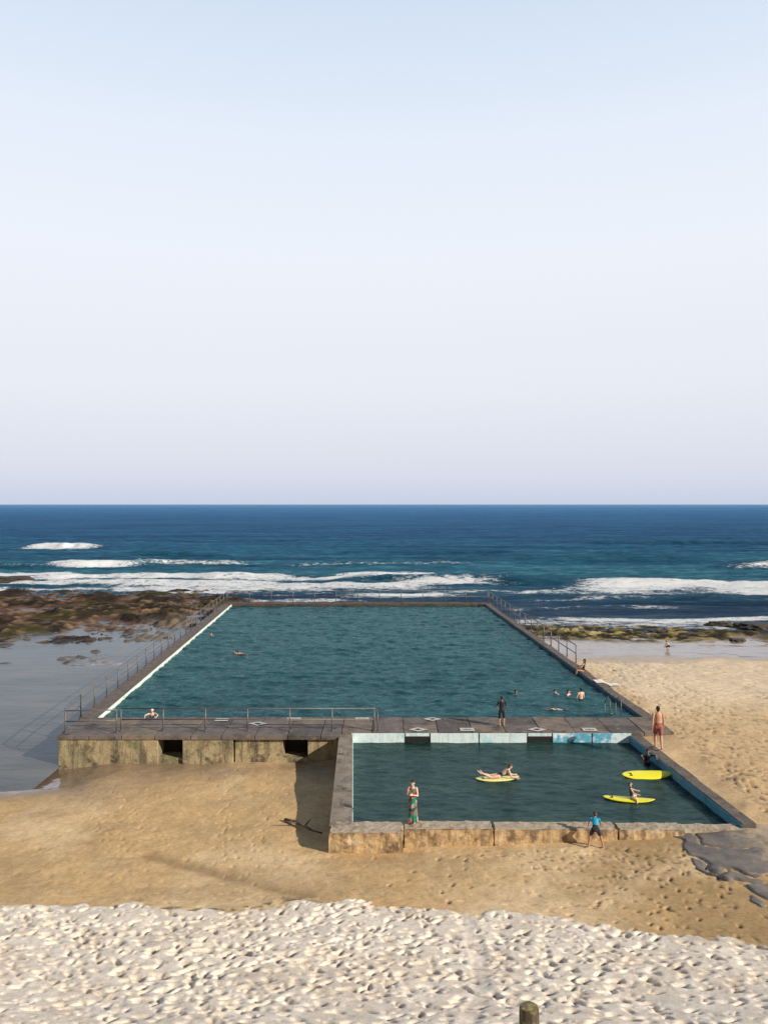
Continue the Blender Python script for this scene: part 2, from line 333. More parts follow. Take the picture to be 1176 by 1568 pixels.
# ---------------- sea
sx=axis([(0,110,.55),(110,240,2.5),(240,1000,40),(1000,30000,2500)]); sx=np.concatenate([-sx[:0:-1],sx])
sy=axis([(63,145,.28),(145,260,.65),(260,500,3),(500,2000,60),(2000,30000,2000)])
SX,SY=np.meshgrid(sx,sy)
SZ=np.full(SX.shape,-1.5); foam=np.zeros(SX.shape); crest=np.zeros(SX.shape)
calm=ss(84,112,SY)*ss(600,200,SY)
SZ+=calm*((fbm(SX*.05,SY*.22,3,3)-.5)*.8+(fbm(SX*.35,SY*.8,3,4)-.5)*.5)+ (fbm(SX*.5,SY*1.1,2,6)-.5)*.12*ss(150,120,SY)
fn=fbm(SX*.35,SY*.6,4,66); fn2=fbm(SX*.09,SY*.2,3,67)
def wave(x0,x1,yc,h,wd,fm,fw,so=0,sfn=.0):
    global SZ,foam,crest
    yy=yc+(fbm(SX*.03+so,SX*0+so,3,57)-.5)*wd*5+(vn(SX*.4,SX*0+so,58)-.5)*wd*.5
    env=ss(x0-8,x0+5,SX)*ss(x1+8,x1-5,SX)
    d=SY-yy
    SZ+=h*env*np.where(d<0,np.exp(-(d/(wd*.6))**2),np.exp(-(d/(wd*1.6))**2))
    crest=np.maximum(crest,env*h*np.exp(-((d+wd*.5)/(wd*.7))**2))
    if fm>0: foam=np.maximum(foam,fm*env*np.exp(-(np.abs(d+wd*.4)/fw)**3)*(1-sfn+sfn*ss(.35,.6,fn2+.15*fn)))
wave(-97,-79,216,1.5,4,1.15,8)
wave(-60,-38,184,1.0,3.5,0,1,2)
wave(-63,-49,153,1.2,2.6,1.15,4.5,3); wave(-48,-27,154,.9,2.4,.8,1.2,3.3)
wave(-100,-62,146,.9,3,.5,1,3.5); wave(-80,-52,133,.4,2,1.05,2.4,3.8,.3)
wave(-57,-24,127,.6,2,1.15,2.6,4,.2); wave(-60,-20,119,.3,2,1.0,3.0,4.6,.6)
wave(-26,12,129,.5,2,1.05,6.0,5,.7)
wave(-40,8,117,.25,2,1.0,7,6,.8)
wave(-3,28,124,.9,2.6,0,1,7); wave(0,16,120,.3,2,1.05,2.4,7.5,.5)
wave(-4,8,103,.25,1.4,1.15,2.6,8); wave(6,28,106,.2,1.4,.8,1.8,8.2,.6); wave(-20,10,98,.1,1.4,.75,2,8.4,.9)
wave(-30,-3,108,.2,1.5,1.0,3.6,8.6,.7)
wave(30,110,116,.55,3,1.2,5.0,9,.1); wave(27,110,109,.1,2,1.12,6.0,9.2,.45); wave(34,120,102,.15,2,.9,4.0,9.5,.8)
wave(66,110,150,1.0,3,.8,1.6,10); wave(25,70,166,.7,3,0,1,11); wave(-10,30,190,.7,3,0,1,12); wave(-20,20,156,.6,2.5,.6,1,12.6);wave(60,120,240,.9,4,0,1,13)
wave(18,60,83,.12,1.2,1.0,1.4,14,.6); wave(13,34,90,.15,1.2,.75,1.3,15,.8); wave(18,50,97,.15,1.4,.8,1.4,16,.8)
wash=ss(-14,-18,SX)*np.exp(-((SY-110-(fn2-.5)*8)/3.6)**2); foam=np.maximum(foam,wash*1.0*ss(-75,-60,SX))
rkwash=ss(12,14,SX)*np.exp(-((SY-(80-.08*SX)-(fn2-.5)*5)/2.4)**2); foam=np.maximum(foam,rkwash*.8)
seawall=np.exp(-((SY-85.4)/1.4)**2)*ss(-17,-14,SX)*ss(12,9,SX); foam=np.maximum(foam,seawall*.8)
def seamat():
    m,nt,bs=mat('sea_water')
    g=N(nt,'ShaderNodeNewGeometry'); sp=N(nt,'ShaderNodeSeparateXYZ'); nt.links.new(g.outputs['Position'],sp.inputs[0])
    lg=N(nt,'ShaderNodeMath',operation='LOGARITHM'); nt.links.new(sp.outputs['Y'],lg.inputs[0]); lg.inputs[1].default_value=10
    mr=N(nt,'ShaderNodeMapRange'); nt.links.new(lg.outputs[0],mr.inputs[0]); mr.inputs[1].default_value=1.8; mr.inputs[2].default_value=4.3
    r=ramp(nt,[(.0,(.07,.12,.16)),(.06,(.032,.066,.115)),(.095,(.025,.088,.145)),(.14,(.028,.130,.195)),(.20,(.015,.092,.180)),(.30,(.008,.068,.17)),(.45,(.010,.085,.22)),(.62,(.020,.13,.30)),(1,(.11,.27,.46))],mr.outputs[0])  # farthest stops lighter: horizon haze painted into the base colour
    n=noise(nt,1,6,.62,stretch=(.018,.10,1)); rr=ramp(nt,[(.34,(.42,.5,.6)),(.5,(1,1,1)),(.68,(1.7,1.5,1.3))],n)
    c=mix(nt,1,r.outputs[0],rr.outputs[0],'MULTIPLY')
    n5=noise(nt,1,7,.75,stretch=(.20,.6,1)); r5=ramp(nt,[(.34,(.40,.50,.62)),(.5,(1,1,1)),(.66,(2.4,1.9,1.5))],n5)  # chop highlights and dark troughs painted into the water colour
    c=mix(nt,1,c,r5.outputs[0],'MULTIPLY')
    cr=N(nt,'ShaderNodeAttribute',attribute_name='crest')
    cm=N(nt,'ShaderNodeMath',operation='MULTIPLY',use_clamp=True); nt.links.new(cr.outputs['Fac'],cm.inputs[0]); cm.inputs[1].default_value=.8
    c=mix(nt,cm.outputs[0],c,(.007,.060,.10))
    fa=N(nt,'ShaderNodeAttribute',attribute_name='foam')
    n2=noise(nt,1,9,.8,stretch=(.8,1.8,1))
    ad=N(nt,'ShaderNodeMath',operation='MULTIPLY_ADD'); nt.links.new(fa.outputs['Fac'],ad.inputs[0]); ad.inputs[1].default_value=.50
    ml=N(nt,'ShaderNodeMath',operation='MULTIPLY'); nt.links.new(n2,ml.inputs[0]); ml.inputs[1].default_value=1.5
    nt.links.new(ml.outputs[0],ad.inputs[2])
    mr2=N(nt,'ShaderNodeMapRange'); nt.links.new(ad.outputs[0],mr2.inputs[0]); mr2.inputs[1].default_value=1.02; mr2.inputs[2].default_value=1.22; mr2.clamp=True
    th=mr2.outputs[0]
    c=mix(nt,th,c,(.86,.88,.90))
    b1=bump(nt,None,noise(nt,1,7,.75,stretch=(.6,1.6,1)),1,.5)
    wateroutput(nt,c,b1,.30,(.5,.75,1.0),.12,th)
    return m
sea=grid_object('sea_water',sx,sy,SZ,seamat(),None,{'foam':foam,'crest':crest},SX,SY)
# ---------------- pool water
def watermat(name,c1,c2,fac,tint,scale=(1.4,2.4,1),bd=.10,rough=.05,rip=None,ra=1.0):
    m,nt,bs=mat(name)
    n=noise(nt,1,5,.6,stretch=(.10,.25,1)); c=ramp(nt,[(.3,c1),(.7,c2)],n).outputs[0]
    if rip:
        lo=1-.48*ra; hi=1+.8*ra
        n5=noise(nt,1,5,.7,stretch=rip); r5=ramp(nt,[(.36,(lo,lo+.06*ra,lo+.10*ra)),(.5,(1,1,1)),(.66,(hi,hi-.25*ra,hi-.35*ra))],n5)  # light and dark sides of ripples painted into the water colour
        c=mix(nt,1,c,r5.outputs[0],'MULTIPLY')
    b=bump(nt,None,noise(nt,1,5,.6,stretch=scale),1,bd)
    wateroutput(nt,c,b,fac,tint,rough); return m
def quadwater(name,q,z,m,st,amp,seed):
    NLc,FLc,FRc,NRc=q
    nx=int((NRc[0]-NLc[0])/st); ny=int((FLc[1]-NLc[1])/st)
    u=np.linspace(0,1,nx); v=np.linspace(0,1,ny); U,V=np.meshgrid(u,v)
    x=(NLc[0]*(1-V)+FLc[0]*V)*(1-U)+(NRc[0]*(1-V)+FRc[0]*V)*U
    y=(NLc[1]*(1-V)+FLc[1]*V)*(1-U)+(NRc[1]*(1-V)+FRc[1]*V)*U
    zz=z+(fbm(x*1.1+y*.25,y*1.9,3,seed)-.5)*amp+(fbm(x*.25,y*.5,2,seed+5)-.5)*amp*.5
    return grid_object(name,u,v,zz,m,None,None,x,y)
ov=.05
quadwater('swimming_pool_water',[(mpNL[0]-ov,mpNL[1]-ov),(mpFL[0]-ov,mpFL[1]+ov),(mpFR[0]+ov,mpFR[1]+ov),(mpNR[0]+ov,mpNR[1]-ov)],WM,
   watermat('pool_water',(.009,.052,.064),(.019,.084,.090),.55,(.54,.78,.83),rip=(.8,1.3,1)),.12,.17,200)
quadwater('wading_pool_water',[(spNL[0]-ov,spNL[1]-ov),(spFL[0]-ov,spFL[1]+ov),(spFR[0]+ov,spFR[1]+ov),(spNR[0]+ov,spNR[1]-ov)],WS,
   watermat('wading_water',(.014,.036,.034),(.026,.056,.048),.65,(.55,.72,.74),scale=(1.6,3.4,1),bd=.05,rip=(1.2,2.6,1)),.065,.07,300)
nx,ny=120,140
u=np.linspace(0,1,nx); v=np.linspace(0,1,ny); U,V=np.meshgrid(u,v)
y_=31+V*53; xr=np.where(y_<38,-14.6,-14.6-2.2*(y_-38)/46); x_=-62+(xr+62)*U
grid_object('tidal_pool_water',u,v,-1.37+(fbm(x_*.3,y_*.6,3,9)-.5)*.01,watermat('tidal_water',(.06,.062,.06),(.14,.13,.115),.80,(.80,.89,.97),(.7,2.0,1),.025,.10,rip=(.18,.5,1),ra=.5),None,None,x_,y_)
# ---------------- pool walls / deck
ZB=-2.7
d=MB(); yf=35.62
def wx(px,y=yf): return (px-588)*y/F
for a,b in((90,242),(280,357),(359.5,433),(471,521)):
    d.box(wx(a),wx(b),yf+(0.0 if b<360 else .12),36.7,ZB,-.20,1)
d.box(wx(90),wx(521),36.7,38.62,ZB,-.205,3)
for a,b in((242,280),(433,471)): d.box(wx(a)-.0,wx(b)+.0,yf+.16,36.69,ZB,-1.08,1)
x=wx(89)-.03; xe=13.35
def dm_(): return random.choice([0,0,7,8])
while x<xe-.2:
    wdt=min(1.5+random.uniform(-.12,.15),xe-x); y0=yf-.05 if x+wdt<wx(521)+.2 else 36.02
    if x<wx(521)<x+wdt and x+wdt>wx(521)+.2: wdt=wx(521)-x+.05; y0=yf-.05
    zt=random.uniform(-.015,.015)
    d.box(x,x+wdt-.03,y0,37.27,-.20,zt,dm_()); d.box(x+.01,x+wdt-.02,37.31,38.65,-.20,zt+random.uniform(-.012,.012),dm_())
    x+=wdt
d.box(wx(521)+.003,xe,36.08,38.62,ZB,-.205,0)
def bx2(px): return (px-588)*36.0/F
spans=[(538,619,5),(621,657,3),(659,732,5),(734,806,5),(808,844,3),(846,905,6),(907,966,6)]
for a,b,mi in spans:
    if mi==3:
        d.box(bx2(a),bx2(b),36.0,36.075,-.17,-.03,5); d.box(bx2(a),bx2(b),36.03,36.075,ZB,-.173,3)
    else: d.box(bx2(a),bx2(b),35.985,36.075,ZB,-.03,mi)
deck=d.obj('concrete_pool_deck',[M_deck,M_face,M_top2,M_dark,M_white,M_ltblue,M_blue,M_deck2,M_deck3],.015)
mk=MB()
def rhomb(cx,cy,wx_,wy_,z,m):
    mk.add([(cx-wx_,cy,z),(cx,cy-wy_,z),(cx+wx_,cy,z),(cx,cy+wy_,z)],[(0,1,2,3)],m)
for px,py,t in((340,1102,0),(395,1108,1),(450,1101,0),(555,1101,0),(640,1117,1),(662,1101,1),(715,1117,0),(822,1117,1),(902,1117,0)):
    cx,cy=P(px,py,0.02)
    if t: rhomb(cx,cy,.46,.34,.026,0); rhomb(cx,cy,.18,.13,.030,1)
    else:
        mk.add([(cx-.33,cy-.25,.026),(cx+.33,cy-.25,.026),(cx+.33,cy+.25,.026),(cx-.33,cy+.25,.026)],[(0,1,2,3)],0)
        mk.add([(cx-.2,cy-.05,.030),(cx+.2,cy-.05,.030),(cx+.2,cy+.04,.030),(cx-.2,cy+.04,.030)],[(0,1,2,3)],1)
mk.obj('painted_deck_markings',[simple('worn_white_paint',(.62,.60,.56),.7,.2,10,stains=((.2,.18,.16),14,.5,.62)),M_dark])
def strip(b,L0,L1,w0,w1,z0,z1,m,segs=1,jit=0,gap=0,jw=0):
    for i in range(segs):
        t0=i/segs; t1=(i+1)/segs
        ya=L0[1]+(L1[1]-L0[1])*t0; yb=L0[1]+(L1[1]-L0[1])*t1-gap
        xa=L0[0]+(L1[0]-L0[0])*t0; xb=L0[0]+(L1[0]-L0[0])*t1
        z=z1+(random.uniform(-jit,jit) if jit else 0); q=random.uniform(-jw,jw)
        b.prism([(xa+w0,ya),(xb+w0,yb),(xb+w1+q,yb),(xa+w1+q,ya)],z0,z,m)
wl=MB(); strip(wl,(mpNL[0],38.66),mpFL,-.95,-.02,ZB,-.02,0,16,.012,.012)
strip(wl,(mpNL[0],38.70),mpFL,-.018,.02,ZB,-.03,1,8,.004,.006)
wl.obj('pool_side_wall',[M_wtop,M_white],.01)
wr=MB(); strip(wr,(mpNR[0],38.66),mpFR,.022,.55,ZB,-.02,0,22,.02,.02,.05)
strip(wr,(mpNR[0],38.70),mpFR,-.01,.02,ZB,-.05,1,8,.004,.006)
wr.obj('pool_side_wall.001',[M_wtop,M_teal],.01)
wf=MB()
for i in range(18):
    a=-16.95+i*(28.4/18); wf.box(a,a+28.4/18-.02,82.42,84.3,ZB,-.02+random.uniform(-.03,.03),0)
wf.obj('pool_sea_wall',[simple('brown_concrete',(.10,.06,.04),.85,.5,2,.8,stains=((.03,.025,.02),1.5,.5,.65))],.01)
wa=MB()
ysg=np.linspace(25.9,36.0,7)
xo=lambda y:-1.80-.26*(y-25.7)/10.3
xi=lambda y:-1.07-.38*(y-26.35)/9.65
for i in range(6):
    y0,y1=ysg[i],ysg[i+1]-.015
    wa.prism([(xo(y0),y0),(xi(y0),y0),(xi(y1),y1),(xo(y1),y1)],ZB,-.12+.07*(i/6)+random.uniform(-.01,.01),0)
for y0,y1 in zip(ysg[:-1],ysg[1:]): wa.prism([(xi(y0)+.003,y0),(xi(y0)+.03,y0),(xi(y1)+.03,y1-.01),(xi(y1)+.003,y1-.01)],ZB,-.16,1)
wa.obj('wading_pool_side_wall',[simple('mid_concrete',(.27,.22,.17),.85,.35,2,.8,stains=[((.07,.055,.045),2.4,.5,.66),((.42,.35,.27),1.2,.58,.72)]),M_ltblue],.015)
wn=MB()
segs=[(505,617,25.30,26.20,-.13),(619,755,25.68,26.35,-.17),(758,946,25.70,26.35,-.19),(949,1048,25.72,26.34,-.22)]
for a,b,y0,y1,z in segs:
    X0=(a-588)*25.66/F; X1=(b-588)*25.66/F
    wn.box(X0,X1,y0,y1,-1.5,z-.02,1); wn.box(X0+.03,X1-.03,y0+.07,y1-.004,z-.02,z+.012,0)
wn.box((1049-588)*25.66/F,12.2,25.9,26.34,-1.5,-.25,0)
wnear=wn.obj('wading_pool_front_wall',[M_top2,M_face2],0); roughen(wnear,5,.10,.30)
wr2=MB(); L0=(spNR[0],26.0); L1=(spFR[0],35.98)
strip(wr2,L0,L1,.022,.50,ZB,-.10,0,7,.015,.012,.03); strip(wr2,L0,L1,-.012,.02,ZB,-.12,1,4,.003,.006)
wr2.obj('wading_pool_side_wall.001',[M_wtop,simple('faded_blue_paint',(.05,.24,.34),.6,.3,2,stains=((.16,.28,.32),1.5,.5,.65))],.015)
# ---------------- railings
def railing(name,pts,zt,h,sp,rails=(1.0,.52),endcurve=False,r=.03):
    b=MB(); pts=[Vector((p[0],p[1],zt)) for p in pts]
    for a,c in zip(pts[:-1],pts[1:]):
        L=(c-a).length; n=max(1,round(L/sp))
        for i in range(n+1):
            p=a.lerp(c,i/n); b.tube(p-Vector((0,0,.05)),p+Vector((0,0,h)),r*1.1,r*1.1,0,8)
            b.tube(p-Vector((0,0,.0)),p+Vector((0,0,.03)),r*2.2,r*2.2,0,10)
        for f in rails: b.tube(a+Vector((0,0,h*f)),c+Vector((0,0,h*f)),r*.9,r*.9,0,8)
    if endcurve:
        a=pts[-1]; dr=(pts[-1]-pts[-2]).normalized(); prev=a+Vector((0,0,h))
        for k in range(1,7):
            t=k/6*math.pi/2; q=a+dr*.16*math.sin(t)+Vector((0,0,h-.16*(1-math.cos(t)))); b.tube(prev,q,r*.9,r*.9,0,8); prev=q
        b.tube(prev,Vector((prev.x,prev.y,zt)),r*.9,r*.9,0,8)
    return b.obj(name,[M_metal],0,True)
railing('metal_railing',[(-14.7,36.2),(-14.95,38.7),(-16.85,84.0)],0,1.1,2.1)
railing('metal_railing.001',[(-12.15,36.25),(-.45,36.25)],0,1.05,2.0,endcurve=True)
railing('metal_railing.002',[(-16.7,84.0),(11.1,84.0)],0,1.2,2.3,r=.036)
railing('metal_railing.003',[(11.2,83.7),(12.72,52.0)],0,1.15,2.1,r=.034)
railing('metal_railing.004',[(-14.6,35.95),(-12.3,36.1)],0,1.02,2.2)
hr=MB()
for x0 in(11.2,11.75):
    pts=[(x0,38.9,0),(x0,38.9,.75),(x0,39.3,.85),(x0,39.8,.45),(x0,39.9,-.9)]
    for a,b in zip(pts[:-1],pts[1:]): hr.tube(a,b,.025,.025,0,8)
for z in(-.15,-.4): hr.tube((11.2,39.88,z),(11.75,39.88,z),.02,.02,0,8)
hr.obj('pool_ladder',[M_metal],0,True)
# ---------------- rocks
def rock(name,cx,cy,z,sx_,sy_,sz_,m,seed):
    bm=bmesh.new(); bmesh.ops.create_icosphere(bm,subdivisions=5,radius=1)
    co=np.array([v.co for v in bm.verts])
    n=fbm(co[:,0]*1.7+co[:,2]*1.3,co[:,1]*1.7+co[:,2]*.9,4,seed)+.4*fbm(co[:,0]*5+co[:,2]*3,co[:,1]*5,3,seed+9)
    for v,k in zip(bm.verts,n):
        v.co*=.5+k*.75; v.co.x*=sx_; v.co.y*=sy_; v.co.z=max(min(v.co.z,.75),-.8)*sz_
    me=bpy.data.meshes.new(name); bm.to_mesh(me); bm.free(); me.materials.append(m)
    for p in me.polygons:p.use_smooth=True
    ob=bpy.data.objects.new(name,me); ob.location=(cx,cy,z); sc.collection.objects.link(ob); return ob
for px,py,w_,h_ in((1102,957,1.3,.5),(1157,962,1.9,.7),(1128,982,.8,.35),(1012,968,.9,.3),(265,918,2.2,.7),(12,890,4.2,1.0),(985,975,.8,.25),(1060,972,1.0,.3)):
    x,y=P(px,py,-1.45); rock('sea_rock',x,y,-1.5,w_,w_*.7,h_,M_rock,px)
def shelfmat():
    m,nt,bs=mat('wet_rock_shelf')
    c=ramp(nt,[(.3,(.09,.08,.07)),(.55,(.20,.17,.14)),(.75,(.30,.25,.19))],noise(nt,1.3,8,.7)).outputs[0]
    g=N(nt,'ShaderNodeNewGeometry'); sp=N(nt,'ShaderNodeSeparateXYZ'); nt.links.new(g.outputs['Position'],sp.inputs[0])
    ad=N(nt,'ShaderNodeMath',operation='MULTIPLY_ADD'); nt.links.new(noise(nt,.9,6,.7),ad.inputs[0]); ad.inputs[1].default_value=6; nt.links.new(sp.outputs['X'],ad.inputs[2])
    mr=N(nt,'ShaderNodeMapRange'); nt.links.new(ad.outputs[0],mr.inputs[0]); mr.inputs[1].default_value=14.6; mr.inputs[2].default_value=15.4
    c=mix(nt,mr.outputs[0],c,ramp(nt,[(.3,(.34,.25,.16)),(.7,(.55,.42,.28))],noise(nt,3,7,.7)).outputs[0])
    nt.links.new(c,bs.inputs['Base Color']); bs.inputs['Roughness'].default_value=.6; bump(nt,bs,noise(nt,9,7,.7),.8,.03); return m
def shelf(name,pts,off,th,seed,m):
    w=[P(px,py,-.3) for px,py in pts]
    xs_=[p[0] for p in w]; ys_=[p[1] for p in w]
    n=110; gx=np.linspace(min(xs_)-.2,max(xs_)+.2,n); gy=np.linspace(min(ys_)-.2,max(ys_)+.2,n)
    GX,GY=np.meshgrid(gx,gy)
    yb=lambda b:(b if b<25.6 else 25.6)
    B=np.array([[max(gz(a,yb(b)),-.6) for a in gx[::10]] for b in gy[::10]]); B=np.array([np.interp(gx,gx[::10],rw) for rw in B]); B=np.array([np.interp(gy,gy[::10],B[:,k]) for k in range(n)]).T
    jx=GX+(fbm(GX*1.5,GY*1.5,3,seed)-.5)*.6; jy=GY+(fbm(GX*1.5+9,GY*1.5,3,seed+3)-.5)*.6
    dist=np.full(GX.shape,1e9); ins=np.zeros(GX.shape,bool)
    for i in range(len(w)):
        a=w[i];b=w[(i+1)%len(w)]
        dx,dy=b[0]-a[0],b[1]-a[1]; t=np.clip(((jx-a[0])*dx+(jy-a[1])*dy)/(dx*dx+dy*dy),0,1)
        dist=np.minimum(dist,np.hypot(jx-a[0]-t*dx,jy-a[1]-t*dy))
        c_=((a[1]>jy)!=(b[1]>jy)); xi_=a[0]+(jy-a[1])*dx/(dy if abs(dy)>1e-9 else 1e-9); ins^=(c_&(jx<xi_))
    sd=np.where(ins,dist,-dist)
    crack=ss(.035,.0,np.abs(fbm(GX*.45,GY*.55,3,seed+11)-.5))
    ZZ=B+off+(fbm(GX*.7,GY*.7,3,seed)-.5)*.14-th*(1-ss(-.02,.25,sd))-.10*crack
    return grid_object(name,gx,gy,ZZ,m,None,None,GX,GY)
shelf('rock_shelf',[(1022,1270),(1060,1262),(1128,1259),(1270,1262),(1310,1440),(1215,1412),(1160,1390),(1122,1352),(1085,1340),(1050,1318)],.05,.5,5,shelfmat())
dw=MB(); pts=[(-3.55,28.2,-.86),(-3.2,27.9,-.80),(-2.75,27.3,-.72),(-2.45,26.8,-.66),(-2.1,26.5,-.62)]
for i in range(4): dw.tube(pts[i],pts[i+1],.07-.01*i,.06-.01*i,0,8)
dw.tube((-3.0,27.7,-.78),(-3.5,27.5,-.62),.035,.015,0,6); dw.tube((-2.75,27.3,-.72),(-2.5,27.7,-.5),.03,.012,0,6)
dw.obj('driftwood_branch',[simple('driftwood',(.10,.07,.05),.9,.3,8)],0,True)
# timber post
pp=MB(); cx,cy=(810-588)*10/F,10.0; zt=HC-(1541-772)*10/F
n=28; rings=[(gz(cx,cy)-.4,.128),(zt-.5,.126),(zt-.1,.124),(zt-.03,.122),(zt,.108)]
vs=[];fs=[]
for z,rr_ in rings:
    for k in range(n):
        t=2*math.pi*k/n; q=rr_*(1+.03*math.sin(5*t+1)+.02*math.sin(11*t)); vs.append((cx+q*math.cos(t),cy+q*math.sin(t),z))
for j in range(len(rings)-1):
    for k in range(n): fs.append((j*n+k,j*n+(k+1)%n,(j+1)*n+(k+1)%n,(j+1)*n+k))
pp.add(vs,fs,0)
pp.add(vs[-n:]+[(cx,cy,zt+.004)],[(k,(k+1)%n,n) for k in range(n)],1)
def wood(name,c1,c2,end=False):
    m,nt,bs=mat(name); n_=noise(nt,1,6,.7,stretch=(30,30,2.5) if not end else (14,14,14)); c=ramp(nt,[(.3,c1),(.7,c2)],n_).outputs[0]
    n3=noise(nt,6,5,.7); r_=ramp(nt,[(.52,(0,0,0)),(.62,(1,1,1))],n3); c=mix(nt,r_.outputs[0],c,(.28,.24,.04) if not end else (.34,.29,.08))
    nt.links.new(c,bs.inputs['Base Color']); bs.inputs['Roughness'].default_value=.9; bump(nt,bs,n_,.8,.01); return m
pp.obj('timber_post',[wood('weathered_timber',(.04,.03,.02),(.14,.10,.07)),wood('timber_end',(.09,.07,.045),(.22,.17,.11),True)],0,True)
# ---------------- surfboards
def board(name,x,y,z,L,W,yaw,m,tilt=0):
    n=26; k=12; vs=[];fs=[]
    for i in range(n+1):
        t=i/n; u_=2*t-1
        w_=W/2*max(.02,(1-abs(u_)**2.6))**.62*(1-.10*u_)
        rk_=.09*abs(u_)**2.6*(1 if u_>0 else .5)
        th=.04*max(.15,(1-u_**4))
        for j in range(k):
            a=2*math.pi*j/k; ca,sa=math.cos(a),math.sin(a)
            vs.append((u_*L/2,w_*math.copysign(abs(ca)**.7,ca),rk_+th*math.copysign(abs(sa)**.8,sa)))
    for i in range(n):
        for j in range(k): fs.append((i*k+j,(i+1)*k+j,(i+1)*k+(j+1)%k,i*k+(j+1)%k))
    fs.append(tuple(range(k))); fs.append(tuple(range(n*k,n*k+k))[::-1])
    b=MB(); b.add(vs,fs,0)
    for yy in(-.12,0,.12):
        b.add([(-L*.42,yy-.005,-.02),(-L*.36,yy-.005,-.02),(-L*.43,yy-.005,-.14),(-L*.42,yy+.005,-.02),(-L*.36,yy+.005,-.02),(-L*.43,yy+.005,-.14)],[(0,1,2),(5,4,3),(0,3,4,1),(1,4,5,2),(2,5,3,0)],1)
    # dark traction strip and leash plug on the tail
    b.add([(-L*.40,-.10,.046),(-L*.30,-.12,.048),(-L*.30,.12,.048),(-L*.40,.10,.046)],[(0,1,2,3)],1)
    o=b.obj(name,[m,M_blk],0,True); o.location=(x,y,z); o.rotation_euler=(tilt,0,yaw); return o
